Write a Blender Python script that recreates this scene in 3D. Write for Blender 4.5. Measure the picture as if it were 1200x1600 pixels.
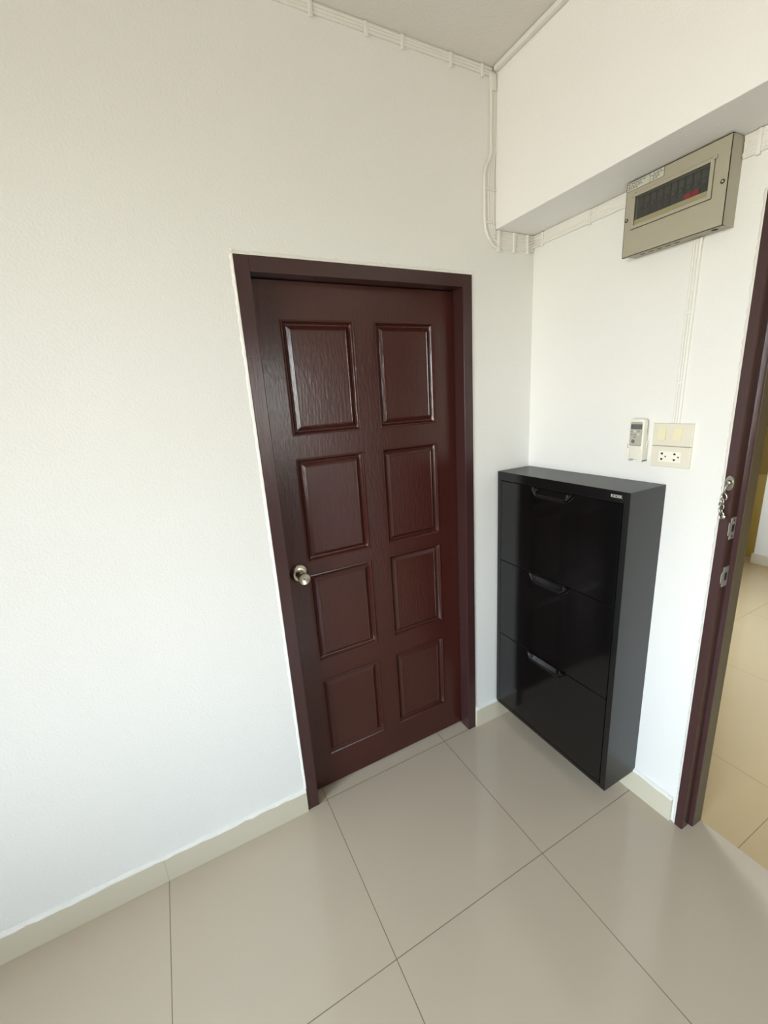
import bpy, bmesh, math, random
from mathutils import Vector, Matrix
random.seed(7)
for o in list(bpy.data.objects): bpy.data.objects.remove(o)
S = bpy.context.scene
COL = S.collection
# ------------------------------------------------------------------ camera
def cam_basis(yaw, pitch, roll):
    y, p, r = (math.radians(a) for a in (yaw, pitch, roll))
    F = Vector((math.sin(-y)*math.cos(p), math.cos(y)*math.cos(p), math.sin(p)))
    R = Vector((math.cos(y), math.sin(y), 0)); U = R.cross(F)
    return R*math.cos(r)+U*math.sin(r), -R*math.sin(r)+U*math.cos(r), F
cd = bpy.data.cameras.new('camera'); cam = bpy.data.objects.new('camera', cd); COL.objects.link(cam)
R_, U_, F_ = cam_basis(-26.6233, -14.8941, -3.7441)
cam.matrix_world = Matrix(((R_.x, U_.x, -F_.x, -1.4526), (R_.y, U_.y, -F_.y, -1.3974), (R_.z, U_.z, -F_.z, 1.6055), (0, 0, 0, 1)))
cd.sensor_fit = 'VERTICAL'; cd.sensor_height = 24; cd.lens = 657.11/1600*24; cd.clip_start = .02
S.camera = cam
S.view_settings.view_transform = 'Standard'; S.view_settings.look = 'None'
S.view_settings.gamma = 1; S.view_settings.use_curve_mapping = False
S.view_settings.exposure = 1.05
# ------------------------------------------------------------------ world: cool sky above, warm sunlit ground below
w = bpy.data.worlds.new('sky'); S.world = w; w.use_nodes = True
nt = w.node_tree; nt.nodes.clear()
tc = nt.nodes.new('ShaderNodeTexCoord'); sx = nt.nodes.new('ShaderNodeSeparateXYZ')
cr = nt.nodes.new('ShaderNodeValToRGB'); mr = nt.nodes.new('ShaderNodeMapRange')
bg = nt.nodes.new('ShaderNodeBackground'); wo = nt.nodes.new('ShaderNodeOutputWorld')
mr.inputs[1].default_value = -1; mr.inputs[2].default_value = 1
nt.links.new(tc.outputs['Generated'], sx.inputs[0]); nt.links.new(sx.outputs[2], mr.inputs[0])
nt.links.new(mr.outputs[0], cr.inputs[0]); nt.links.new(cr.outputs[0], bg.inputs[0]); nt.links.new(bg.outputs[0], wo.inputs[0])
cr.color_ramp.elements[0].position = .0; cr.color_ramp.elements[0].color = (.26, .24, .20, 1)
cr.color_ramp.elements[1].position = 1; cr.color_ramp.elements[1].color = (.55, .75, 1, 1)
for p, c in ((.47, (.40, .37, .31, 1)), (.52, (.92, .93, .93, 1)), (.65, (.74, .86, 1, 1))):
    e = cr.color_ramp.elements.new(p); e.color = c
bg.inputs[1].default_value = 16
def portal(loc, rot, sx_, sy_):
    l = bpy.data.lights.new('window_portal', 'AREA'); l.shape = 'RECTANGLE'; l.size = sx_; l.size_y = sy_
    l.cycles.is_portal = True
    o = bpy.data.objects.new('window_portal', l); COL.objects.link(o); o.location = loc; o.rotation_euler = rot
WL = dict(y0=-2.6, y1=-.85, z0=.65, z1=2.4)     # window in the left wall (x = -4.2)
WR = dict(x0=-.45, x1=-.12, z0=.9, z1=2.1)      # glazed balcony door in the rear wall (y = -3.8)
WH = dict(x0=.9, x1=2.3, z0=.3, z1=2.2)          # unseen window added to light the hall from its end (y = 1.25)
portal((-4.32, (WL['y0']+WL['y1'])/2, (WL['z0']+WL['z1'])/2), (0, -math.pi/2, 0), WL['z1']-WL['z0'], WL['y1']-WL['y0'])
portal(((WR['x0']+WR['x1'])/2, -3.92, (WR['z0']+WR['z1'])/2), (math.pi/2, 0, 0), WR['x1']-WR['x0'], WR['z1']-WR['z0'])
portal(((WH['x0']+WH['x1'])/2, 1.45, (WH['z0']+WH['z1'])/2), (-math.pi/2, 0, 0), WH['x1']-WH['x0'], WH['z1']-WH['z0'])
# ------------------------------------------------------------------ materials
def srgb(r, g, b):
    f = lambda c: (c/255/12.92 if c/255 <= .04045 else ((c/255+.055)/1.055)**2.4)
    return (f(r), f(g), f(b), 1)
def mat(name, col, rough=.5, metal=0, spec=.5, coat=0, bump=None, vary=None, coatr=.05):
    m = bpy.data.materials.new(name); m.use_nodes = True; t = m.node_tree; b = t.nodes['Principled BSDF']
    b.inputs['Base Color'].default_value = col; b.inputs['Roughness'].default_value = rough
    b.inputs['Metallic'].default_value = metal; b.inputs['Specular IOR Level'].default_value = spec
    b.inputs['Coat Weight'].default_value = coat; b.inputs['Coat Roughness'].default_value = coatr
    co = t.nodes.new('ShaderNodeTexCoord')
    if bump:
        acc = None
        for (sc, st, stretch) in bump:
            mp = t.nodes.new('ShaderNodeMapping'); mp.inputs['Scale'].default_value = stretch
            n = t.nodes.new('ShaderNodeTexNoise'); n.inputs['Scale'].default_value = sc; n.inputs['Detail'].default_value = 4
            bp = t.nodes.new('ShaderNodeBump'); bp.inputs['Strength'].default_value = st; bp.inputs['Distance'].default_value = .004
            t.links.new(co.outputs['Object'], mp.inputs[0]); t.links.new(mp.outputs[0], n.inputs['Vector'])
            t.links.new(n.outputs['Fac'], bp.inputs['Height'])
            if acc: t.links.new(acc.outputs[0], bp.inputs['Normal'])
            acc = bp
        t.links.new(acc.outputs[0], b.inputs['Normal'])
    if vary:
        sc, col2 = vary
        n = t.nodes.new('ShaderNodeTexNoise'); n.inputs['Scale'].default_value = sc; n.inputs['Detail'].default_value = 5
        mx = t.nodes.new('ShaderNodeMix'); mx.data_type = 'RGBA'
        mx.inputs[6].default_value = col; mx.inputs[7].default_value = col2
        t.links.new(co.outputs['Object'], n.inputs['Vector']); t.links.new(n.outputs['Fac'], mx.inputs[0]); t.links.new(mx.outputs[2], b.inputs['Base Color'])
    return m
M = {}
M['wall'] = mat('white_wall_paint', (.80, .795, .755, 1), .62, bump=[(150, .26, (1, 1, 1)), (14, .22, (1, 1, 1)), (2.2, .5, (1, 1, 1))], vary=(1.3, (.83, .825, .785, 1)))
M['beam'] = mat('white_beam_paint', (.88, .87, .85, 1), .62, bump=[(160, .3, (1, 1, 1))])
M['ceil'] = mat('matte_ceiling_paint', (.74, .71, .66, 1), .8, bump=[(120, .3, (1, 1, 1))])
M['cable'] = mat('painted_over_cable', (.80, .785, .73, 1), .5, bump=[(60, .6, (1, 1, 1))])
M['brown'] = mat('dark_red_brown_gloss_paint', (.046, .0100, .0072, 1), .22, spec=.5, bump=[(24, .09, (3, 3, .3)), (110, .20, (1, 1, .3))], vary=(9, (.058, .0130, .0088, 1)))
M['brown2'] = mat('dark_plum_brown_gloss_paint', (.050, .020, .019, 1), .24, bump=[(30, .14, (3, 3, .3)), (160, .08, (1, 1, .3))])
M['jambolive'] = mat('brown_jamb_hall_reflection', (.105, .085, .058, 1), .4, bump=[(40, .2, (1, 1, .3))])  # olive tone stands for the yellow hall mirrored in brown gloss paint
M['black'] = mat('black_powder_coated_metal', (.0030, .0030, .0031, 1), .11, bump=[(300, .02, (1, 1, 1))])
M['blacksat'] = mat('black_satin_metal', (.012, .0125, .013, 1), .36, bump=[(300, .12, (1, 1, 1))])
M['blackrim'] = mat('black_metal_shaded_copy', (.005, .005, .005, 1), .2)  # cabinet metal again, darkened where the front reflects less light
M['blackgloss'] = mat('black_gloss_plastic', (.004, .004, .004, 1), .12)
M['gap'] = mat('dark_gap', (.002, .002, .002, 1), .8)
M['nickel'] = mat('satin_nickel', (.62, .57, .48, 1), .24, metal=1)
M['brass'] = mat('aged_metal', (.34, .32, .26, 1), .34, metal=1)
M['strike'] = mat('dull_plated_metal', (.42, .41, .37, 1), .42, metal=.6)
M['hole'] = mat('dark_hole', (.01, .009, .008, 1), .7)
M['boxcase'] = mat('beige_enamel_metal', srgb(168, 162, 142), .42, bump=[(200, .05, (1, 1, 1))])
M['switch'] = mat('ivory_plastic', srgb(224, 218, 200), .32)
M['rocker'] = mat('yellowed_ivory_plastic', srgb(232, 222, 188), .3)
M['outlet'] = mat('white_plastic', srgb(240, 236, 222), .3)
M['remote'] = mat('off_white_plastic', srgb(233, 230, 216), .35)
M['remface'] = mat('silver_grey_plastic', srgb(178, 176, 162), .35)
M['rembtn'] = mat('grey_button_rubber', srgb(150, 150, 138), .5)
M['rembtnl'] = mat('pale_button_rubber', srgb(205, 214, 200), .5)
M['lcd'] = mat('lcd_grey', srgb(98, 100, 97), .15)
M['label'] = mat('sticker_paper', srgb(196, 196, 180), .5)
M['ink'] = mat('sticker_ink', srgb(40, 42, 36), .6)
M['breaker'] = mat('charcoal_breaker_plastic', srgb(74, 78, 80), .4)
M['breakerg'] = mat('grey_breaker_plastic', srgb(96, 100, 98), .4)
M['red'] = mat('red_breaker_toggle', srgb(205, 40, 60), .4)
M['pale'] = mat('lit_inner_lip', srgb(240, 228, 185), .35)  # pale colour stands for light on the bezel's inner bottom edge
M['logo'] = mat('silver_print', srgb(185, 185, 180), .4)
M['skirt'] = mat('beige_porcelain_skirting', srgb(206, 198, 176), .16)
M['rearwall'] = mat('bounce_cutting_wall_tone', (.34, .33, .31, 1), .6)  # unseen wall toned dark to lessen light bounced onto the door wall
M['ochre'] = mat('ochre_wall_paint', srgb(165, 138, 62), .5)
M['darkochre'] = mat('dark_ochre_paint', srgb(125, 98, 22), .5)
M['plaster'] = mat('white_plaster_edge', (.82, .80, .74, 1), .6, bump=[(80, .8, (1, 1, 1))])
M['alu'] = mat('white_window_frame', (.75, .75, .74, 1), .4)
def glassmat(name, tint, gl=.12):
    m = bpy.data.materials.new(name); m.use_nodes = True; t = m.node_tree; t.nodes.clear()
    o = t.nodes.new('ShaderNodeOutputMaterial'); tr = t.nodes.new('ShaderNodeBsdfTransparent'); g = t.nodes.new('ShaderNodeBsdfGlossy')
    tr.inputs[0].default_value = tint; g.inputs['Roughness'].default_value = gl
    fr = t.nodes.new('ShaderNodeFresnel'); fr.inputs[0].default_value = 1.45
    mx = t.nodes.new('ShaderNodeMixShader'); t.links.new(fr.outputs[0], mx.inputs[0]); t.links.new(tr.outputs[0], mx.inputs[1]); t.links.new(g.outputs[0], mx.inputs[2]); t.links.new(mx.outputs[0], o.inputs[0])
    return m
M['pane'] = glassmat('clear_window_glass', (.97, .98, .98, 1), .02)
M['smoke'] = glassmat('smoky_transparent_plastic', (.80, .80, .78, 1), .25)
def tile_mat(name, base, base2, grout, size, ox, oy, rough):
    m = bpy.data.materials.new(name); m.use_nodes = True; t = m.node_tree; b = t.nodes['Principled BSDF']; L = t.links.new
    N = t.nodes.new
    co = N('ShaderNodeTexCoord'); sp = N('ShaderNodeSeparateXYZ'); L(co.outputs['Object'], sp.inputs[0])
    def mth(op, a, bb=None):
        n = N('ShaderNodeMath'); n.operation = op
        for i, q in enumerate((a, bb)):
            if q is None: continue
            if isinstance(q, (int, float)): n.inputs[i].default_value = q
            else: L(q, n.inputs[i])
        return n.outputs[0]
    ds = []; cells = []
    for k, off in ((0, ox), (1, oy)):
        u = mth('DIVIDE', mth('SUBTRACT', sp.outputs[k], off), size)
        f = mth('FRACT', u); cells.append(mth('FLOOR', u))
        ds.append(mth('MULTIPLY', mth('MINIMUM', f, mth('SUBTRACT', 1.0, f)), size))
    d = mth('MINIMUM', ds[0], ds[1])
    g = N('ShaderNodeMapRange'); g.inputs[1].default_value = .0006; g.inputs[2].default_value = .0017; g.inputs[3].default_value = 1; g.inputs[4].default_value = 0; L(d, g.inputs[0])
    cmb = N('ShaderNodeCombineXYZ'); L(cells[0], cmb.inputs[0]); L(cells[1], cmb.inputs[1])
    wn = N('ShaderNodeTexWhiteNoise'); L(cmb.outputs[0], wn.inputs['Vector'])
    no = N('ShaderNodeTexNoise'); no.inputs['Scale'].default_value = 5; no.inputs['Detail'].default_value = 5; L(co.outputs['Object'], no.inputs['Vector'])
    fac = mth('ADD', mth('MULTIPLY', wn.outputs['Value'], .4), mth('MULTIPLY', no.outputs['Fac'], .6))
    m1 = N('ShaderNodeMix'); m1.data_type = 'RGBA'; m1.inputs[6].default_value = base; m1.inputs[7].default_value = base2; L(fac, m1.inputs[0])
    m2 = N('ShaderNodeMix'); m2.data_type = 'RGBA'; m2.inputs[7].default_value = grout; L(g.outputs[0], m2.inputs[0]); L(m1.outputs[2], m2.inputs[6])
    L(m2.outputs[2], b.inputs['Base Color'])
    rr = N('ShaderNodeMapRange'); rr.inputs[3].default_value = rough; rr.inputs[4].default_value = .6; L(g.outputs[0], rr.inputs[0]); L(rr.outputs[0], b.inputs['Roughness'])
    bp = N('ShaderNodeBump'); bp.inputs['Distance'].default_value = .0006; bp.inputs['Strength'].default_value = .5; bp.invert = True
    L(g.outputs[0], bp.inputs['Height']); L(bp.outputs[0], b.inputs['Normal'])
    return m
M['floor'] = tile_mat('polished_beige_porcelain_tiles', (.50, .42, .32, 1), (.53, .45, .345, 1), (.17, .13, .085, 1), .6, -.508, -.601, .13)
M['floor2'] = tile_mat('polished_tiles_yellow_hall_light', (.47, .35, .19, 1), (.50, .375, .21, 1), (.20, .13, .06, 1), .757, .46, -.93, .12)  # beige warmed to carry the yellow light reflected from the hall wall
# ------------------------------------------------------------------ mesh helpers
def bx(bm, x0, x1, y0, y1, z0, z1, bev=0, seg=2):
    vs = [bm.verts.new(p) for p in ((x0, y0, z0), (x1, y0, z0), (x1, y1, z0), (x0, y1, z0), (x0, y0, z1), (x1, y0, z1), (x1, y1, z1), (x0, y1, z1))]
    fs = [bm.faces.new([vs[i] for i in f]) for f in ((0, 3, 2, 1), (4, 5, 6, 7), (0, 1, 5, 4), (1, 2, 6, 5), (2, 3, 7, 6), (3, 0, 4, 7))]
    if bev:
        es = list({e for f in fs for e in f.edges})
        bmesh.ops.bevel(bm, geom=es, offset=bev, segments=seg, affect='EDGES', profile=.6)
def tube(bm, pts, r, n=10, caps=True, flat=1.0):
    pts = [Vector(p) for p in pts]; rings = []
    for i, p in enumerate(pts):
        d = (pts[min(i+1, len(pts)-1)]-pts[max(i-1, 0)]).normalized()
        a = d.cross(Vector((0, 1, 0)) if abs(d.y) < .9 else Vector((1, 0, 0))).normalized(); b = d.cross(a)
        rings.append([bm.verts.new(p+(a*math.cos(2*math.pi*k/n)+b*math.sin(2*math.pi*k/n)*flat)*r) for k in range(n)])
    for r0, r1 in zip(rings, rings[1:]):
        for k in range(n): bm.faces.new((r0[k], r0[(k+1) % n], r1[(k+1) % n], r1[k]))
    if caps: bm.faces.new(rings[0][::-1]); bm.faces.new(rings[-1])
def lathe(bm, prof, c, axis, n=40):
    # prof: (distance along axis, radius)
    ax = Vector(axis).normalized(); a = ax.orthogonal().normalized(); b = ax.cross(a); c = Vector(c); rings = []
    for h, r in prof:
        rings.append([bm.verts.new(c+ax*h+(a*math.cos(2*math.pi*k/n)+b*math.sin(2*math.pi*k/n))*max(r, 1e-5)) for k in range(n)])
    for r0, r1 in zip(rings, rings[1:]):
        for k in range(n): bm.faces.new((r0[k], r0[(k+1) % n], r1[(k+1) % n], r1[k]))
    bm.faces.new(rings[0][::-1]); bm.faces.new(rings[-1])
def prism(bm, poly, axis, a, b):
    """polygon of 2-D points extruded along axis 'x','y','z' from a to b"""
    def P(u, v, t): return {'x': (t, u, v), 'y': (u, t, v), 'z': (u, v, t)}[axis]
    v0 = [bm.verts.new(P(u, v, a)) for u, v in poly]; v1 = [bm.verts.new(P(u, v, b)) for u, v in poly]
    n = len(poly); bm.faces.new(v0[::-1]); bm.faces.new(v1)
    for i in range(n): bm.faces.new((v0[i], v0[(i+1) % n], v1[(i+1) % n], v1[i]))
def torus(bm, c, R, r, ax1, ax2, stretch=1.0, n=20, m=8):
    c = Vector(c); ax1 = Vector(ax1).normalized(); ax2 = Vector(ax2).normalized(); nn = ax1.cross(ax2); g = []
    for i in range(n):
        t = 2*math.pi*i/n; d = ax1*math.cos(t)+ax2*math.sin(t); p = c+ax1*math.cos(t)*R+ax2*math.sin(t)*R*stretch
        g.append([bm.verts.new(p+(d*math.cos(2*math.pi*k/m)+nn*math.sin(2*math.pi*k/m))*r) for k in range(m)])
    for i in range(n):
        for k in range(m): bm.faces.new((g[i][k], g[i][(k+1) % m], g[(i+1) % n][(k+1) % m], g[(i+1) % n][k]))
def obj(name, bm, m, parent=None, smooth=False, loc=None, label=None):
    bmesh.ops.recalc_face_normals(bm, faces=bm.faces)
    me = bpy.data.meshes.new(name); bm.to_mesh(me); bm.free()
    mm = m if isinstance(m, list) else [m]
    for q in mm: me.materials.append(M[q])
    if smooth:
        for p in me.polygons: p.use_smooth = True
        me.set_sharp_from_angle(angle=math.radians(38))
    o = bpy.data.objects.new(name, me); COL.objects.link(o)
    if parent: o.parent = parent; o.matrix_parent_inverse = Matrix.Translation(-Vector(parent_world(parent)))
    if label: o['label'] = label
    return o
def parent_world(p):      # parts are modelled in world coordinates, so only the thing's own Empty is offset
    return Vector(p.location)
def thing(name, label, cat, loc, group=None, kind=None):
    o = bpy.data.objects.new(name, None); COL.objects.link(o); o.location = loc; o.empty_display_size = .05
    return tag(o, label, cat, group, kind)
def tag(o, label, cat, group=None, kind=None):
    o['label'] = label; o['category'] = cat
    if group: o['group'] = group
    if kind: o['kind'] = kind
    return o
def B(): return bmesh.new()
def box_obj(name, m, boxes, parent=None, bev=0, **k):
    bm = B()
    for b in boxes: bx(bm, *b, bev=bev)
    return obj(name, bm, m, parent, **k)
H = 2.694; X0, Y0, Y1 = -4.2, -3.8, 0.0
DX0, DX1, DZ = -1.187, -.321, 2.039         # outer size of the panelled door's frame
OY0, OY1, OZ = -1.67, -.770, 2.06           # opening in the right wall (y range)
HX = 3.12                                    # far wall of the hall
# ------------------------------------------------------------------ setting
tag(box_obj('floor', 'floor', [(X0-.12, .09, Y0-.12, .2, -.08, 0)]), 'polished beige porcelain tile floor with thin brown grout lines', 'floor', kind='structure')
tag(box_obj('floor', 'floor2', [(.09, HX+.15, Y0-.12, 1.4, -.08, 0)]), 'hall tile floor beyond the open doorway, yellow wall light in its colour', 'floor', kind='structure')
tag(box_obj('ceiling', 'ceil', [(X0-.12, HX+.15, Y0-.12, 1.4, H, H+.1)]), 'flat matte off-white ceiling above the corner', 'ceiling', kind='structure')
tag(box_obj('wall_front', 'wall', [(X0-.12, DX0, 0, .15, 0, H), (DX1, 0, 0, .15, 0, H), (DX0, DX1, 0, .15, DZ, H), (DX0-.3, DX1+.3, .15, .2, 0, 2.3)]), 'white painted wall around the brown panelled door', 'wall', kind='structure')
tag(box_obj('wall_right', 'wall', [(0, .09, OY1, 1.4, 0, H), (0, .09, Y0, OY0, 0, H), (0, .09, OY0, OY1, OZ, H)]), 'white painted wall behind the black cabinet and fuse box', 'wall', kind='structure')
tag(box_obj('wall_left', 'wall', [(X0-.12, X0, WL['y1'], 0, 0, H), (X0-.12, X0, Y0, WL['y0'], 0, H), (X0-.12, X0, WL['y0'], WL['y1'], 0, WL['z0']), (X0-.12, X0, WL['y0'], WL['y1'], WL['z1'], H)]), 'white side wall with window, out of view to the left', 'wall', kind='structure')
tag(box_obj('wall_rear', 'rearwall', [(X0-.12, WR['x0'], Y0-.12, Y0, 0, H), (WR['x1'], HX+.15, Y0-.12, Y0, 0, H), (WR['x0'], WR['x1'], Y0-.12, Y0, WR['z1'], H), (WR['x0'], WR['x1'], Y0-.12, Y0, 0, WR['z0']),]), 'unseen rear wall behind the viewer, toned dark to cut bounced light, with glazed openings', 'wall', kind='structure')
tag(box_obj('wall_far', 'ochre', [(HX, HX+.12, Y0, 1.4, 0, H)]), 'ochre yellow wall at the far side of the hall', 'wall', kind='structure')
tag(box_obj('wall_end', 'ochre', [(.09, WH['x0'], 1.25, 1.4, 0, H), (WH['x1'], HX, 1.25, 1.4, 0, H), (WH['x0'], WH['x1'], 1.25, 1.4, 0, WH['z0']), (WH['x0'], WH['x1'], 1.25, 1.4, WH['z1'], H)]), 'ochre end wall of the hall, hidden behind the right wall', 'wall', kind='structure')
tag(box_obj('wall_pier', 'wall', [(3.0, HX, -.9, .235, 0, H)]), 'cream wall pier standing against the ochre hall wall', 'wall', kind='structure')
tag(box_obj('trim_1', 'darkochre', [(3.085, HX, .236, 1.25, .775, 2.2)], bev=.004), 'darker golden brown panel on the upper ochre hall wall', 'wall panel', kind='structure')
# beam along the right wall
bm = B(); bx(bm, -.204, 0, Y0, 0, 2.2, H, bev=.003)
tag(obj('trim_2', bm, 'beam'), 'boxed white ceiling beam above the fuse box and cabinet', 'beam', kind='structure')
# windows
def window(name, orient, a0, a1, z0, z1, pos, label, mull):
    t = thing(name, label, 'window', ((pos, (a0+a1)/2, z0) if orient == 'x' else ((a0+a1)/2, pos, z0)), kind='structure')
    def bb(p0, p1, q0, q1, zz0, zz1): return (p0, p1, q0, q1, zz0, zz1) if orient == 'x' else (q0, q1, p0, p1, zz0, zz1)
    e = .05; bs = [bb(pos-.03, pos+.03, a0, a0+e, z0, z1), bb(pos-.03, pos+.03, a1-e, a1, z0, z1), bb(pos-.03, pos+.03, a0+e, a1-e, z0, z0+e), bb(pos-.03, pos+.03, a0+e, a1-e, z1-e, z1)]
    for m_ in mull: bs.append(bb(pos-.025, pos+.025, m_-.03, m_+.03, z0+e, z1-e))
    box_obj('window_frame', 'alu', bs, t)
    box_obj('pane', 'pane', [bb(pos-.003, pos+.003, a0+e*.8, a1-e*.8, z0+e*.8, z1-e*.8)], t)
window('window_1', 'x', WL['y0'], WL['y1'], WL['z0'], WL['z1'], -4.26, 'white framed window in the left side wall, out of view', [-1.73])
window('window_2', 'y', WR['x0'], WR['x1'], WR['z0'], WR['z1'], -3.86, 'narrow window behind the viewer', [])
window('hall_fill_window', 'y', WH['x0'], WH['x1'], WH['z0'], WH['z1'], 1.33, 'unseen window added past the doorway to light the hall', [1.6])
# baseboards
def skirt(name, boxes, label, rnd=.0006):
    tag(box_obj(name, 'skirt', boxes, bev=rnd), label, 'baseboard', kind='structure')
skirt('baseboard_left', [(-1.708+.0002, DX0-.004, -.012, 0, 0, .098), (-2.308+.0002, -1.708-.0002, -.012, 0, 0, .098), (-2.908+.0002, -2.308-.0002, -.012, 0, 0, .098), (X0, -2.908-.0002, -.012, 0, 0, .098)], 'beige tile baseboard along the wall left of the door')
skirt('baseboard_front', [(DX1+.004, -.012, -.012, 0, 0, .098)], 'short beige tile baseboard between door frame and cabinet')
skirt('baseboard_right', [(-.012, 0, OY1+.016, -.013, 0, .098)], 'beige tile baseboard under the cabinet beside the doorway')
skirt('baseboard_hall', [(2.988, 3.0, -.9, .247, 0, .085), (3.0, HX, .235, .247, 0, .085)], 'beige baseboard around the cream hall pier')
# lumpy paint ridges over the skirting and around the frames
def ridge(bm, p0, p1, w, d, nrm, side, step=.02):
    """irregular bead of plaster from p0 to p1 on a wall: nrm = out of wall, side = across"""
    p0, p1, nrm, side = Vector(p0), Vector(p1), Vector(nrm), Vector(side)
    L = (p1-p0).length; n = max(3, int(L/step)); rows = []
    for i in range(n+1):
        c = p0.lerp(p1, i/n); ww = w*(.75+.5*random.random()); dd = d*(.65+.6*random.random())
        rows.append([bm.verts.new(c+q) for q in (Vector((0, 0, 0)), nrm*dd, side*ww*.45+nrm*dd*.9, side*ww*.8+nrm*dd*.4, side*ww)])
    for r0, r1 in zip(rows, rows[1:]):
        for k in range(4): bm.faces.new((r0[k], r0[k+1], r1[k+1], r1[k]))
        bm.faces.new((r0[4], r0[0], r1[0], r1[4]))
    bm.faces.new(rows[0]); bm.faces.new(rows[-1])
bm = B()
ridge(bm, (DX0, -.0005, .10), (DX0, -.0005, DZ+.012), .009, .0035, (0, -1, 0), (-1, 0, 0), .011)
ridge(bm, (DX0-.01, -.0005, DZ), (DX1+.01, -.0005, DZ), .011, .004, (0, -1, 0), (0, 0, 1), .011)
ridge(bm, (DX1, -.0005, .0), (DX1, -.0005, DZ+.012), .008, .0035, (0, -1, 0), (1, 0, 0), .011)
tag(obj('trim_3', bm, 'plaster', smooth=True), 'lumpy white plaster edge around the brown door frame', 'plaster edge', kind='structure')
bm = B(); ridge(bm, (-.0005, OY1, .0), (-.0005, OY1, OZ), .009, .005, (-1, 0, 0), (0, 1, 0), .011)
tag(obj('trim_4', bm, 'plaster', smooth=True), 'lumpy white plaster edge beside the open doorway frame', 'plaster edge', kind='structure')
bm = B()
ridge(bm, (X0, -.0005, .098), (DX0-.004, -.0005, .098), .010, .0125, (0, -1, 0), (0, 0, 1), .03)
ridge(bm, (DX1+.004, -.0005, .098), (-.014, -.0005, .098), .010, .0125, (0, -1, 0), (0, 0, 1), .03)
ridge(bm, (-.0005, OY1+.016, .098), (-.0005, -.014, .098), .010, .0125, (-1, 0, 0), (0, 0, 1), .03)
tag(obj('trim_5', bm, 'plaster', smooth=True), 'white paint line along the top of the baseboards', 'paint edge', kind='structure')
# ------------------------------------------------------------------ panelled door
d1 = thing('door_1', 'dark red brown eight panel wooden door closed in its frame', 'door', ((DX0+DX1)/2, 0, 0), kind='structure')
FI0, FI1, FZ, LY = -1.143, -.3635, 1.995, .055     # clear opening, leaf face
bm = B(); bx(bm, DX0, FI0, -.006, .125, 0, DZ, bev=.002); obj('door_jamb', bm, 'brown2', d1)
bm = B(); bx(bm, FI1, DX1, -.006, .125, 0, DZ, bev=.002); obj('door_jamb', bm, 'brown2', d1)
bm = B(); bx(bm, FI0, FI1, -.006, .125, FZ, DZ, bev=.0015); obj('door_header', bm, 'brown2', d1)
bm = B(); bx(bm, FI0, FI0+.012, .100, .124, 0, FZ); bx(bm, FI1-.012, FI1, .100, .124, 0, FZ); bx(bm, FI0+.012, FI1-.012, .100, .124, FZ-.012, FZ); obj('door_stop', bm, 'brown2', d1)
cols = [(-1.056, -.797), (-.716, -.462)]
rows = [(1.503, 1.878), (1.036, 1.423), (.610, .984), (.160, .522)]
lx0, lx1, lz0, lz1 = FI0+.002, FI1-.002, .010, FZ-.003
bm = B()
xs = [lx0, cols[0][0], cols[0][1], cols[1][0], cols[1][1], lx1]
zs = [lz0, rows[3][0], rows[3][1], rows[2][0], rows[2][1], rows[1][0], rows[1][1], rows[0][0], rows[0][1], lz1]
# stiles and rails: front skin with eight openings, then sides and back
grid = {(i, j): bm.verts.new((x, LY, z)) for i, x in enumerate(xs) for j, z in enumerate(zs)}
openings = []
for i in range(5):
    for j in range(9):
        vs = [grid[i, j], grid[i+1, j], grid[i+1, j+1], grid[i, j+1]]
        if i in (1, 3) and j in (1, 3, 5, 7): openings.append(vs)
        else: bm.faces.new(vs)
for vs in openings:   # moulded edge dropping into the leaf: small raised bead, then a slope
    c = sum((v.co for v in vs), Vector())/4
    prev = vs
    for inset, dep in ((-.0005, -.003), (.003, -.004), (.006, -.002), (.009, .004), (.013, .009), (.016, .010)):
        ring = []
        for v in vs:
            sx_ = 1 if v.co.x < c.x else -1; sz_ = 1 if v.co.z < c.z else -1
            ring.append(bm.verts.new((v.co.x+sx_*inset, LY+dep, v.co.z+sz_*inset)))
        for k in range(4): bm.faces.new((prev[k], prev[(k+1) % 4], ring[(k+1) % 4], ring[k]))
        prev = ring
    bm.faces.new(prev)
bk = [bm.verts.new((x, LY+.035, z)) for x, z in ((lx0, lz0), (lx1, lz0), (lx1, lz1), (lx0, lz1))]
bm.faces.new(bk)
for (idx, a, b_) in (([(i, 0) for i in range(6)], 0, 1), ([(5, j) for j in range(10)], 1, 2), ([(i, 9) for i in range(5, -1, -1)], 2, 3), ([(0, j) for j in range(9, -1, -1)], 3, 0)):
    bm.faces.new([grid[q] for q in idx]+[bk[b_], bk[a]])
leaf = obj('door_leaf', bm, 'brown', d1)
for (x0, x1) in cols:
    for (z0, z1) in rows:
        bm = B(); y0 = LY+.0095; prev = None
        for inset, dep in ((.0165, y0+.001), (.0165, y0), (.0305, y0-.0105), (.0318, y0-.0105), (.0332, y0-.0088)):
            ring = [bm.verts.new(p) for p in ((x0+inset, dep, z0+inset), (x1-inset, dep, z0+inset), (x1-inset, dep, z1-inset), (x0+inset, dep, z1-inset))]
            if prev:
                for k in range(4): bm.faces.new((prev[k], prev[(k+1) % 4], ring[(k+1) % 4], ring[k]))
            else: bm.faces.new(ring[::-1])
            prev = ring
        bm.faces.new(prev)
        obj('raised_panel', bm, 'brown', leaf)
KX, KZ = -1.0935, 1.0035
bm = B(); lathe(bm, [(0, .0345), (.003, .0350), (.006, .0340), (.013, .0265), (.0145, .022)], (KX, LY, KZ), (0, -1, 0)); obj('knob_rose', bm, 'nickel', leaf, smooth=True)
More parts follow.
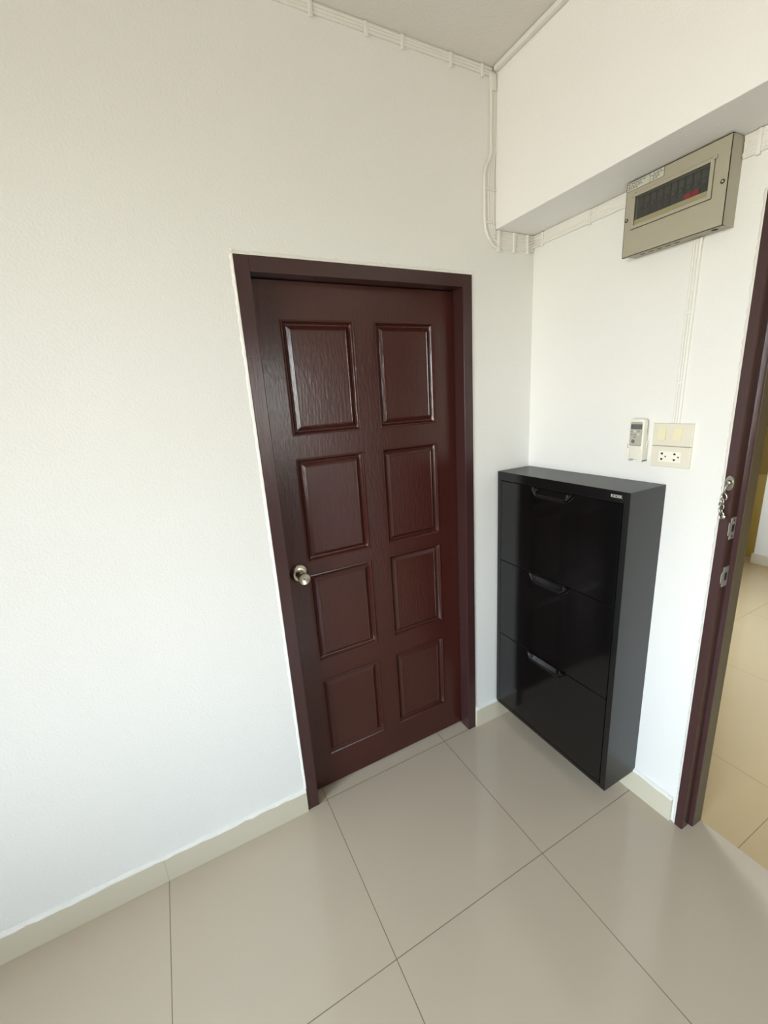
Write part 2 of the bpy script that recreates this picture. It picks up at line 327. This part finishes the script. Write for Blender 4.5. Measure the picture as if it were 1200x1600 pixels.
bm = B(); lathe(bm, [(.0135, .0185), (.030, .0178), (.044, .0180), (.054, .0195), (.064, .0212), (.067, .0212), (.0685, .0205), (.0675, .018), (.065, .010), (.0642, .004)], (KX, LY, KZ), (0, -1, 0))
kb = obj('door_knob', bm, 'nickel', leaf, smooth=True)
bm = B(); lathe(bm, [(.0635, .0030), (.0648, .0030)], (KX, LY, KZ), (0, -1, 0), 16); obj('keyhole', bm, 'hole', leaf)
# ------------------------------------------------------------------ open doorway frame in the right wall
d2 = thing('door_2', 'dark brown frame of the open doorway at the right edge', 'door frame', (.05, OY1, 0), kind='structure')
prof = [(-.006, OY1), (-.006, OY1-.0235), (-.0035, OY1-.026), (.036, OY1-.026), (.037, OY1-.037), (.039, OY1-.039), (.092, OY1-.039), (.092, OY1)]
bm = B(); prism(bm, prof, 'z', .0, OZ-.001); obj('door_jamb', bm, ['brown2'], d2)
bm = B(); prism(bm, [(a, OY0-(b_-OY1)) for a, b_ in prof], 'z', .0, OZ-.001); obj('door_jamb', bm, ['brown2'], d2)
bm = B(); bx(bm, -.006, .092, OY0+.0395, OY1-.0395, OZ-.041, OZ-.001, bev=.002); obj('door_header', bm, 'brown2', d2)
bm = B(); bx(bm, .041, .0935, OY1-.0402, OY1-.0385, .0, OZ-.045); obj('jamb_reflection', bm, 'jambolive', d2, label='inner face of the brown door jamb, coloured with the hall reflection')
JY = OY1-.026
bm = B(); bx(bm, .006, .033, JY-.0018, JY, 1.132, 1.200, bev=.0008); bx(bm, -.0045, .007, JY-.0016, JY+.0002, 1.146, 1.186, bev=.0006)
sp = obj('strike_plate', bm, 'strike', d2)
bm = B(); bx(bm, .012, .025, JY-.0022, JY-.0012, 1.155, 1.178)
for z in (1.141, 1.191): lathe(bm, [(0, .003), (.0006, .003)], (.019, JY-.0018, z), (0, -1, 0), 12)
obj('latch_hole', bm, 'hole', sp)
bm = B(); bx(bm, .005, .034, JY-.0018, JY, .976, 1.042, bev=.0008)
prism(bm, [(.006, .985), (-.0035, .990), (-.0045, 1.006), (-.0035, 1.024), (.006, 1.030)], 'y', JY-.0016, JY+.0004)
sp = obj('strike_plate', bm, 'strike', d2)
bm = B(); bx(bm, .013, .026, JY-.0022, JY-.0012, .996, 1.022); obj('latch_hole', bm, 'hole', sp)
# door chain fixed on the frame
ch = thing('door_chain', 'small metal security door chain hanging from the open doorway frame', 'door chain', (-.006, -.789, 1.318))
bm = B()
pl = [(-.7835+.0115*math.cos(t), 1.306+.022*math.sin(t)) for t in [2*math.pi*k/28 for k in range(28)]]
prism(bm, pl, 'x', -.0095, -.006); obj('mounting_plate', bm, 'brass', ch, smooth=True)
bm = B(); lathe(bm, [(0, .008), (.006, .008), (.009, .006), (.010, .002)], (-.0095, -.7835, 1.308), (-1, 0, 0), 24); tube(bm, [(-.013, -.783, 1.306), (-.022, -.781, 1.297), (-.022, -.780, 1.285), (-.012, -.779, 1.276)], .0030); obj('swivel_loop', bm, 'brass', ch, smooth=True)
z = 1.276; yy = -.779; fl = 0
for k in range(5):
    bm = B()
    a2 = (0, .25, 1) if k < 4 else (0, .1, 1)
    torus(bm, (-.016-(.003 if fl else 0), yy, z-.010), .0062, .0021, ((0, 1, -.2) if not fl else (1, 0, 0)), a2, 1.65)
    obj('chain_link', bm, 'brass', ch, smooth=True); z -= .0145; yy += .002 if k < 2 else -.0018; fl = 1-fl
bm = B(); lathe(bm, [(0, .004), (.010, .004), (.012, .007), (.015, .007), (.016, .005)], (-.006, -.784, 1.205), (-1, 0, 0), 20); obj('chain_stud', bm, 'brass', ch, smooth=True)
# ------------------------------------------------------------------ shoe cabinet
CX, CY0, CY1, CZ0, CZ1 = -.1864, -.006, -.6049, .0985, 1.2746
cab = thing('shoe_cabinet', 'tall slim black metal three drawer cabinet with curved handles in the corner', 'cabinet', (CX/2, (CY0+CY1)/2, CZ0))
fr = .021; top = .036
bm = B()
bx(bm, CX+.0002, -.001, CY0-.0012, CY0, CZ0, CZ1-.0016); bx(bm, CX, -.001, CY1, CY1+.0012, CZ0, CZ1-.0016)      # sides (sheet)
bx(bm, CX, -.001, CY1, CY0, CZ1-.0015, CZ1, bev=.0005); bx(bm, CX+.015, -.001, CY1+.0013, CY0-.0013, CZ0, CZ0+.0015); bx(bm, -.004, -.001, CY1+.0013, CY0-.0013, CZ0+.002, CZ1-.0016)
obj('body', bm, 'blacksat', cab); bm = B()
bx(bm, CX, CX+.014, CY0-fr, CY0-.0013, CZ0+.0165, CZ1-top-.0002); bx(bm, CX, CX+.014, CY1+.0013, CY1+fr, CZ0+.0165, CZ1-top-.0002)           # front returns
bx(bm, CX, CX+.014, CY1+.0013, CY0-.0013, CZ1-top, CZ1-.0016); bx(bm, CX, CX+.014, CY1+.0013, CY0-.0013, CZ0, CZ0+.016)
obj('front_frame', bm, 'blackrim', cab)
bm = B(); bx(bm, CX+.012, -.005, CY1+.004, CY0-.004, CZ0+.004, CZ1-.004); obj('inner_shadow_liner', bm, 'gap', cab)
yA, yB = CY0-fr-.003, CY1+fr+.003
sep = [CZ0+.019, .497, .870, CZ1-top-.003]
ym = (yA+yB)/2
for k, (z0, z1) in enumerate(zip(sep, sep[1:])):
    bm = B(); z0 += .0015; z1 -= .0015
    # pressed front with a shallow finger scoop at its top edge
    hx0, hx1 = CX-.001, CX+.0115
    bx(bm, hx0, hx1, yB, yA, z0, z1, bev=.0012)
    dr = obj('drawer_front', bm, 'black', cab)
    # handle: U shaped rolled lip around a sloping scoop
    a, b_ = -.2035, -.3995
    bm = B(); zt = z1-.006
    path = [(a, zt), (a-.004, zt-.008), (a-.020, zt-.024), (a-.030, zt-.028), (b_+.030, zt-.028), (b_+.020, zt-.024), (b_+.004, zt-.008), (b_, zt)]
    for off, rr, push in ((0, .0030, .002), (.0075, .0042, .006)):
        pts = []
        for (py, pz) in path:
            cy = (a+b_)/2; s = 1-off/.098; pts.append((hx0-push-(.004 if pz < zt-.02 else 0), cy+(py-cy)*s, pz+off))
        tube(bm, pts, rr, 10)
    cyv = (a+b_)/2
    inner = [(py+(cyv-py)*.10, pz+.008) for py, pz in path]
    vs = [bm.verts.new((hx0-.010, py, pz)) for py, pz in inner]
    vb = [bm.verts.new((hx0-.0008, py, pz+.0) if 0 else (hx0-.0008, py+(cyv-py)*.12, zt+.001)) for py, pz in inner]
    n = len(vs)
    for q in range(n-1): bm.faces.new((vs[q], vs[q+1], vb[q+1], vb[q]))
    obj('handle', bm, 'blackgloss', dr, smooth=True, label='glossy black curved pull handle')
# logo lettering on the top rail
def text(name, body, size, loc, m, parent, ext=.0004, bold=0):
    c = bpy.data.curves.new(name, 'FONT'); c.body = body; c.size = size; c.extrude = ext; c.align_x = 'CENTER'; c.align_y = 'CENTER'; c.offset = bold
    to = bpy.data.objects.new(name, c); COL.objects.link(to)
    dg = bpy.context.evaluated_depsgraph_get(); me = bpy.data.meshes.new_from_object(to.evaluated_get(dg)); bpy.data.objects.remove(to)
    # text faces -x: text right -> -y, text up -> +z
    me.transform(Matrix(((0, 0, -1, loc[0]), (-1, 0, 0, loc[1]), (0, 1, 0, loc[2]), (0, 0, 0, 1))))
    me.materials.clear(); me.materials.append(M[m])
    o = bpy.data.objects.new(name, me); COL.objects.link(o); o.parent = parent; o.matrix_parent_inverse = Matrix.Translation(-parent_world(parent))
    return o
lg = text('logo_lettering', 'KIOSK', .0140, (CX-.0004, -.5580, CZ1-.0185), 'logo', cab, bold=.0003)
lg['label'] = 'small silver maker lettering'
# ------------------------------------------------------------------ fuse box
BX = -.0565
fb = thing('fuse_box', 'beige metal consumer unit with smoky window under the beam', 'fuse box', (BX/2, -.564, 1.993))
b0, b1, bz0, bz1 = -.4245, -.7025, 1.9925, 2.1975
bm = B(); bx(bm, BX+.010, -.0005, b1+.001, b0-.009, bz0+.002, bz1-.001, bev=.001); obj('base', bm, 'boxcase', fb)
# cover with window opening
wy0, wy1, wz0, wz1 = -.447, -.667, 2.066, 2.161
bm = B()
o0, o1 = BX, BX+.045
def cov(y0, y1, z0, z1): bx(bm, BX, BX+.0018, y0, y1, z0, z1)
g_ = .0015
cov(b1, wy1-g_, bz0, bz1); cov(wy0+g_, b0, bz0, bz1); cov(wy1-g_, wy0+g_, bz0, wz0-g_); cov(wy1-g_, wy0+g_, wz1+g_, bz1)
bx(bm, BX+.0185, BX+.0195, b1+.003, b0-.003, bz0+.003, bz1-.003)
bx(bm, BX, -.001, b1, b1+.0015, bz0, bz1); bx(bm, BX, BX+.012, b0-.0015, b0, bz0, bz1)
bx(bm, BX, BX+.012, b1, b0, bz1-.0015, bz1); bx(bm, BX, BX+.010, b1, b0, bz0, bz0+.0015)
obj('cover', bm, 'boxcase', fb)
# bezel round the window
bm = B()
def frame_yz(bm, y0, y1, z0, z1, t, x0, x1, bev=.0012):
    bx(bm, x0, x1, y1, y1+t, z0, z1, bev=bev); bx(bm, x0, x1, y0-t, y0, z0, z1, bev=bev)
    bx(bm, x0, x1, y1+t, y0-t, z0, z0+t, bev=bev); bx(bm, x0, x1, y1+t, y0-t, z1-t, z1, bev=bev)
frame_yz(bm, wy0, wy1, wz0, wz1, .009, BX-.004, BX+.003)
bx(bm, BX-.005, BX-.001, wy1-.006, wy1+.004, wz1-.006, wz1+.002, bev=.0012); bx(bm, BX-.005, BX-.001, wy0-.010, wy0+.003, wz1-.008, wz1+.004, bev=.0012)
obj('window_bezel', bm, 'boxcase', fb)
bm = B(); bx(bm, BX-.0036, BX-.0018, wy1+.008, wy0-.008, wz0+.008, wz1-.008, bev=.0004); obj('window_cover', bm, 'smoke', fb, label='smoky transparent hinged cover')
bm = B(); bx(bm, BX+.0196, BX+.021, wy1-.002, wy0+.002, wz0-.002, wz1+.002); obj('rear_tray', bm, 'breaker', fb)
bm = B()
bx(bm, BX-.0012, BX+.0180, wy1+.010, wy0-.010, wz0+.0095, wz0+.0225); obj('window_ledge', bm, 'pale', fb)
ny = 10; yy0 = wy0-.013; pw = (abs(wy1-wy0)-.026)/ny
for k in range(ny):
    ya = yy0-k*pw
    bm = B(); big = k >= ny-2
    bx(bm, BX+.004, BX+.0183, ya-pw+.0005, ya-.0005, wz0+.0235, wz1-.012, bev=.0006)
    br = obj('breaker', bm, 'breaker', fb)
    bm = B(); bx(bm, BX+.001, BX+.006, ya-pw*.72, ya-pw*.28, wz0+.046, wz0+.054, bev=.0006); obj('toggle', bm, 'breakerg', br)
    bm = B(); bx(bm, BX+.0032, BX+.0042, ya-pw*.85, ya-pw*.15, wz0+.060, wz0+.076); obj('rating_label', bm, 'breakerg', br)
    if k in (ny-2, ny-3) :
        bm = B(); bx(bm, BX+.000, BX+.0045, ya-pw*1.0+.001, ya-.001, wz0+.0240, wz0+.0365, bev=.0006); obj('red_toggle', bm, 'red', br, label='red main switch toggle')
def screw(y, z):
    bm = B(); lathe(bm, [(0, .0052), (.0008, .0052), (.0012, .0045)], (BX, y, z), (-1, 0, 0), 20); s = obj('screw', bm, 'hole', fb)
    bm = B(); lathe(bm, [(.0010, .0030), (.0018, .0026), (.0022, .001)], (BX, y, z), (-1, 0, 0), 16); obj('screw_head', bm, 'nickel', s)
screw(-.6905, 2.096); screw(-.4315, 2.0965)
for y in (-.475, -.500, -.525, -.550, -.575):
    bm = B(); bx(bm, -.0300, -.0270, y-.007, y+.007, bz0+.0012, bz0+.0024); obj('knockout', bm, 'hole', fb)
bm = B(); lathe(bm, [(0, .008), (.0008, .008)], (-.030, -.672, bz0+.0022), (0, 0, -1), 20); obj('cable_hole', bm, 'hole', fb)
# rating sticker
bm = B(); bx(bm, BX-.0005, BX, -.5365, -.4258, 2.1725, bz1-.0003); stk = obj('sticker', bm, 'label', fb, label='white printed rating sticker')
bm = B(); X1, X2 = BX-.0008, BX-.0004
zt = bz1-.0005
def ink(y0, y1, z0, z1): bx(bm, X1, X2, min(y0, y1), max(y0, y1), z0, z1)
ink(-.5365, -.4258, zt-.0010, zt); ink(-.5365, -.4258, 2.1725, 2.1734); ink(-.4268, -.4258, 2.1725, zt); ink(-.5365, -.5355, 2.1725, zt); ink(-.4965, -.4955, 2.1725, zt-.002)
ink(-.5355, -.4965, zt-.0088, zt-.0080); ink(-.4955, -.4268, zt-.0040, zt-.0034)
obj('sticker_lines', bm, 'ink', stk)
bm = B()
for (y, z, n_, w_) in ((-.430, zt-.0068, 5, .009), (-.430, zt-.0112, 4, .008), (-.430, zt-.0152, 6, .006), (-.430, zt-.0192, 4, .006), (-.505, zt-.0058, 3, .007), (-.502, zt-.0122, 3, .006), (-.505, zt-.0162, 3, .005), (-.502, zt-.0200, 2, .007)):
    for q in range(n_):
        ww = w_*(.7+.3*random.random()); ink(y, y-ww, z, z+.0016); y -= w_*1.25
obj('sticker_print', bm, 'ink', stk)
# ------------------------------------------------------------------ switch and socket plates
def plate(name, label, cat, y0, y1, z0, z1, t=.010):
    p = thing(name, label, cat, (0, (y0+y1)/2, z0))
    bm = B()
    a, b2, c, d = y0, y1, z0, z1
    v0 = [(-.0002, a, c), (-.0002, b2, c), (-.0002, b2, d), (-.0002, a, d)]
    v1 = [(-t+.003, a, c), (-t+.003, b2, c), (-t+.003, b2, d), (-t+.003, a, d)]
    i = .0018; s1 = 1 if b2 > a else -1
    v2 = [(-t, a+s1*i, c+i), (-t, b2-s1*i, c+i), (-t, b2-s1*i, d-i), (-t, a+s1*i, d-i)]
    R0, R1, R2 = ([bm.verts.new(q) for q in v] for v in (v0, v1, v2))
    for A_, B_ in ((R0, R1), (R1, R2)):
        for k in range(4): bm.faces.new((A_[k], A_[(k+1) % 4], B_[(k+1) % 4], B_[k]))
    bm.faces.new(R0[::-1]); bm.faces.new(R2)
    obj('plate', bm, 'switch', p); return p
sw = plate('light_switch', 'ivory wall plate with two yellowed rocker switches, above the socket plate', 'light switch', -.5485, -.6695, 1.4032, 1.4750)
for y0, y1 in ((-.5685, -.5925), (-.6160, -.6400)):
    bm = B(); prism(bm, [(-.0095, 1.4225), (-.0125, 1.4225), (-.0150, 1.4590), (-.0095, 1.4590)], 'y', y1, y0) if 0 else None
    vs = [(-.0095, 1.4225), (-.0152, 1.4225), (-.0118, 1.4590), (-.0095, 1.4590)]
    v0 = [bm.verts.new((x, y0, z)) for x, z in vs]; v1 = [bm.verts.new((x, y1, z)) for x, z in vs]
    bm.faces.new(v0); bm.faces.new(v1[::-1])
    for k in range(4): bm.faces.new((v0[k], v0[(k+1) % 4], v1[(k+1) % 4], v1[k]))
    obj('rocker', bm, 'rocker', sw)
so = plate('power_socket', 'ivory wall plate with white double socket, directly below the switches', 'socket', -.5490, -.6700, 1.3346, 1.4016)
bm = B(); bx(bm, -.0112, -.0095, -.6430, -.5755, 1.3510, 1.3862, bev=.0005); md = obj('socket_insert', bm, 'outlet', so)
for cy in (-.5860, -.6250):
    for cz, s in ((1.3785, 1), (1.3592, -1)):
        bm = B(); prism(bm, [(cy-.0040, cz-.0032*s), (cy+.0040, cz-.0032*s), (cy+.0028, cz+.0016*s), (cy, cz+.0036*s), (cy-.0028, cz+.0016*s)], 'x', -.0116, -.0110); obj('pin_hole', bm, 'hole', md)
    bm = B(); lathe(bm, [(0, .0025), (.0004, .0025)], (-.0112, cy-.0115, 1.3690), (-1, 0, 0), 14); obj('earth_hole', bm, 'hole', md)
# ------------------------------------------------------------------ remote in wall holder
rm = thing('remote_control', 'off-white air conditioner remote with small grey display, in a wall holder', 'remote control', (-.015, -.505, 1.352))
def rbox(bm, x0, x1, y0, y1, z0, z1, r, arch=0):
    """rounded slab in yz, arched top"""
    pts = []
    for cyy, czz, a0 in ((y1-r, z1-r, 0), (y0+r, z1-r, 90), (y0+r, z0+r, 180), (y1-r, z0+r, 270)):
        for k in range(6):
            t = math.radians(a0+k*18); pts.append((cyy+r*math.cos(t), czz+r*math.sin(t)))
    ym_ = (y0+y1)/2
    pts = [(y, z+(arch*(1-((y-ym_)/((y1-y0)/2))**2) if z > z1-r-.001 else 0)) for y, z in pts]
    n = len(pts); rings = []
    for xx, s in ((x1, 1.0), (x0+.003, 1.0), (x0+.0008, .975), (x0, .94)):
        zc = (z0+z1)/2; hw = (y1-y0)/2; hh = (z1-z0)/2; d = hw*(1-s)
        rings.append([bm.verts.new((xx, ym_+(y-ym_)*(1-d/hw), zc+(z-zc)*(1-d/hh))) for y, z in pts])
    for r0, r1 in zip(rings, rings[1:]):
        for k in range(n): bm.faces.new((r0[k], r0[(k+1) % n], r1[(k+1) % n], r1[k]))
    bm.faces.new(rings[0][::-1]); bm.faces.new(rings[-1])
bm = B(); rbox(bm, -.0275, -.0085, -.530, -.4785, 1.353, 1.488, .009, .003); body = obj('casing', bm, 'remote', rm, smooth=True)
bm = B(); rbox(bm, -.0285, -.0270, -.5255, -.4830, 1.398, 1.480, .004, .0015); obj('face_panel', bm, 'remface', rm)
bm = B(); bx(bm, -.0290, -.0283, -.5235, -.4850, 1.4555, 1.4720, bev=.0003); dsp = obj('display', bm, 'lcd', rm)
bm = B(); bx(bm, -.0292, -.0289, -.4895, -.4885, 1.4560, 1.4715); bx(bm, -.0292, -.0289, -.5235, -.4850, 1.4715, 1.4722); obj('display_mark', bm, 'ink', dsp)
bm = B()
for q in range(7): bx(bm, -.0289, -.0284, -.4965-q*.0026-.0018, -.4965-q*.0026, 1.4765, 1.4783)
obj('maker_lettering', bm, 'rembtn', rm)
for (cy, cz, m_) in ((-.4885, 1.4475, 'rembtn'), (-.4995, 1.4485, 'rembtnl'), (-.5130, 1.4490, 'rembtn'), (-.4890, 1.4375, 'rembtn'), (-.5130, 1.4385, 'rembtnl'), (-.5005, 1.4370, 'rembtn'), (-.5005, 1.4285, 'rembtn')):
    bm = B(); bx(bm, -.0298, -.0283, cy-.0036, cy+.0036, cz-.0030, cz+.0030, bev=.0005); obj('button', bm, m_, rm)
bm = B(); lathe(bm, [(0, .0060), (.0012, .0060), (.0016, .005)], (-.0285, -.4960, 1.4145), (-1, 0, 0), 22); obj('power_button', bm, 'breakerg', rm, label='round dark grey button')
bm = B(); bx(bm, -.0288, -.0284, -.5240, -.4840, 1.4015, 1.4022); obj('face_line', bm, 'ink', rm)
hd = thing('remote_holder', 'white plastic wall holder gripping the bottom of the remote control', 'remote holder', (-.001, -.505, 1.347))
bm = B()
bx(bm, -.0078, -.0005, -.5285, -.480, 1.349, 1.440, bev=.001)                     # back plate
bx(bm, -.0305, -.0008, -.4782, -.4755, 1.3475, 1.405, bev=.001); bx(bm, -.0305, -.0008, -.5330, -.5303, 1.3475, 1.395, bev=.001)
bx(bm, -.0310, -.0283, -.4875, -.4755, 1.3460, 1.392, bev=.0012); bx(bm, -.0310, -.0283, -.5330, -.5185, 1.3460, 1.386, bev=.0012)
bx(bm, -.0305, -.0008, -.5330, -.5185, 1.3470, 1.3525, bev=.0008); bx(bm, -.0305, -.0008, -.4875, -.4755, 1.3470, 1.3525, bev=.0008)
obj('cradle', bm, 'remote', hd)
bm = B(); tube(bm, [(-.010, -.5325, 1.416), (-.011, -.5345, 1.412), (-.0115, -.5335, 1.404), (-.012, -.5330, 1.392)], .0016); obj('side_clip', bm, 'remote', hd, smooth=True)
# ------------------------------------------------------------------ painted surface wiring
def jit(p, s=.0006): return tuple(c+random.uniform(-s, s) for c in p)
def cable(bm, pts, r, seg=.03, sm=3):
    P = [Vector(p) for p in pts]
    for _ in range(sm):
        Q = [P[0]]
        for a, b_ in zip(P, P[1:]): Q += [a*.75+b_*.25, a*.25+b_*.75]
        P = Q+[P[-1]]
    tube(bm, [jit(p, .0003) for p in P], r, 8)
def clips(t, boxes, bev=.0025):
    for b in boxes:
        bm = B(); bx(bm, *b, bev=bev); obj('cable_clip', bm, 'cable', t, smooth=True)
# 1: run along the ceiling line of the door wall
t = thing('cable_run', 'painted over cables clipped along the ceiling line above the door', 'cable', (-1.2, -.003, 2.68))
for j in range(3):
    bm = B(); zc = H-.006-j*.0085
    pts = [(X0+.01, -.0015, zc)]+[(X0+.01+k*.12, -.0015, zc+random.uniform(-.001, .001)) for k in range(1, 33)]+[(-.222, -.0015, zc)]
    cable(bm, pts, .0038, sm=1); obj('cable', bm, 'cable', t, smooth=True)
bm = B(); bx(bm, X0+.02, -.225, -.0042, -.0001, H-.029, H-.001, bev=.001); obj('paint_fill', bm, 'cable', t, smooth=True)
clips(t, [(x-.006, x+.006, -.0075, -.0002, H-.036-random.random()*.006, H-.0012) for x in [-.262-.155*k+random.uniform(-.02, .02) for k in range(9)]], .0025)
# 2: round trunking between ceiling and beam
bm = B(); bx(bm, -.2250, -.2045, Y0+.01, -.012, H-.016, H-.0005, bev=.0045, seg=3)
tag(obj('cable_trunking', bm, 'cable', smooth=True), 'white plastic cable trunking along the top of the ceiling beam', 'trunking')
# 3: bundle dropping down the corner and bulging left before the beam's lower edge
t = thing('cable_run', 'bundle of painted cables dropping down the corner beside the ceiling beam', 'cable', (-.225, -.005, 2.14))
for j in range(5):
    bm = B()
    xu = -.2285+j*.0052; xb = -.2585+j*.0105
    zr = 2.140+j*.0115
    yv = -.0045 if j == 0 else -.0022
    cable(bm, [(xu, yv, 2.668), (xu, yv, 2.50), (xu, yv, 2.455), (xu, yv, 2.435), (xb, yv, 2.385), (xb, yv, 2.36), (xb, yv, 2.30), (xb, yv, 2.225+j*.004), (xb+.006, yv, 2.190+j*.005), (-.222+j*.004, yv, zr+.008), (-.203, yv, zr), (-.185, yv, zr)], .0052 if j == 0 else .0036)
    obj('cable', bm, 'cable', t, smooth=True)
bm = B(); prism(bm, [(-.230, 2.66), (-.206, 2.66), (-.206, 2.20), (-.206, 2.145), (-.222, 2.155), (-.250, 2.20), (-.2585, 2.23), (-.2585, 2.37), (-.234, 2.42), (-.230, 2.44)], 'y', -.0028, -.0001); obj('paint_fill', bm, 'cable', t)
clips(t, [(-.2345, -.2075, -.0105, -.0002, 2.625, 2.675), (-.265, -.206, -.0085, -.0002, 2.324, 2.331), (-.265, -.206, -.0085, -.0002, 2.216, 2.223)], .003)
# 4: flat band under the beam, both walls of the alcove
t = thing('cable_run', 'flat painted cable band under the beam between corner bundle and fuse box', 'cable', (-.08, -.003, 2.14))
for j in range(5):
    bm = B(); zc = 2.142+j*.0115; zc2 = 2.159+j*.0088
    cable(bm, [(-.183, -.003, zc), (-.10, -.003, zc), (-.03, -.003, zc+.004), (-.006, -.004, zc2), (-.004, -.03, zc2), (-.0026, -.12, zc2), (-.0026, -.25, zc2), (-.0026, -.432, zc2)], .0036 if j else .0042, sm=2)
    obj('cable', bm, 'cable', t, smooth=True)
bm = B(); bx(bm, -.20, -.001, -.0042, -.0001, 2.140, 2.1985, bev=.001); bx(bm, -.0042, -.0001, -.43, -.001, 2.157, 2.1985, bev=.001); obj('paint_fill', bm, 'cable', t, smooth=True)
clips(t, [(-.196, -.184, -.0105, -.0002, 2.126, 2.1985), (-.118, -.106, -.0105, -.0002, 2.128, 2.1985), (-.046, -.036, -.0105, -.0002, 2.130, 2.1985),
    (-.0095, -.0002, -.052, -.044, 2.150, 2.199), (-.0085, -.0002, -.262, -.254, 2.150, 2.199)])
bm = B(); bx(bm, -.0072, -.0002, -.253, -.06, 2.170, 2.199, bev=.001); obj('trunking_piece', bm, 'cable', t, smooth=True)
# 5: continuation right of the fuse box
t = thing('cable_run', 'painted cable band on the wall just right of the fuse box', 'cable', (-.003, -.9, 2.14))
for j in range(4):
    bm = B(); zc = 2.150+j*.013
    cable(bm, [(-.0035, -.7045, zc+.006), (-.0035, -.76, zc), (-.0035, -1.1, zc), (-.0035, -1.9, zc)], .0048 if j in (0, 3) else .0036, sm=2); obj('cable', bm, 'cable', t, smooth=True)
bm = B(); bx(bm, -.0055, -.0001, -1.9, -.7045, 2.146, 2.1985, bev=.001); obj('paint_fill', bm, 'cable', t, smooth=True)
clips(t, [(-.0105, -.0002, y-.005, y+.005, 2.140, 2.1985) for y in (-.738, -.775, -.99)], .003)
# 6: drop from the fuse box to the switch plates
t = thing('cable_run', 'vertical painted flat cable from fuse box down to the light switches', 'cable', (-.003, -.615, 1.475))
for (ya, yb, r) in ((-.6105, -.6075, .0040), (-.6185, -.6145, .0040), (-.6268, -.6218, .0048)):
    bm = B(); cable(bm, [(-.0065, ya-.002, 1.9915), (-.004, ya, 1.97)]+[(-.0035, ya+(yb-ya)*k/6+random.uniform(-.0005, .0005), 1.97-(1.97-1.476)*k/6) for k in range(1, 7)], r, sm=2)
    obj('cable', bm, 'cable', t, smooth=True)
bm = B(); prism(bm, [(-.628, 1.99), (-.6075, 1.99), (-.6045, 1.476), (-.6240, 1.476)], 'x', -.0045, -.0001); obj('paint_fill', bm, 'cable', t)
clips(t, [(-.0088, -.0002, -.629+(1.93-z)*.010, -.605+(1.93-z)*.009, z-.005, z+.005) for z in (1.80, 1.60)], .002)
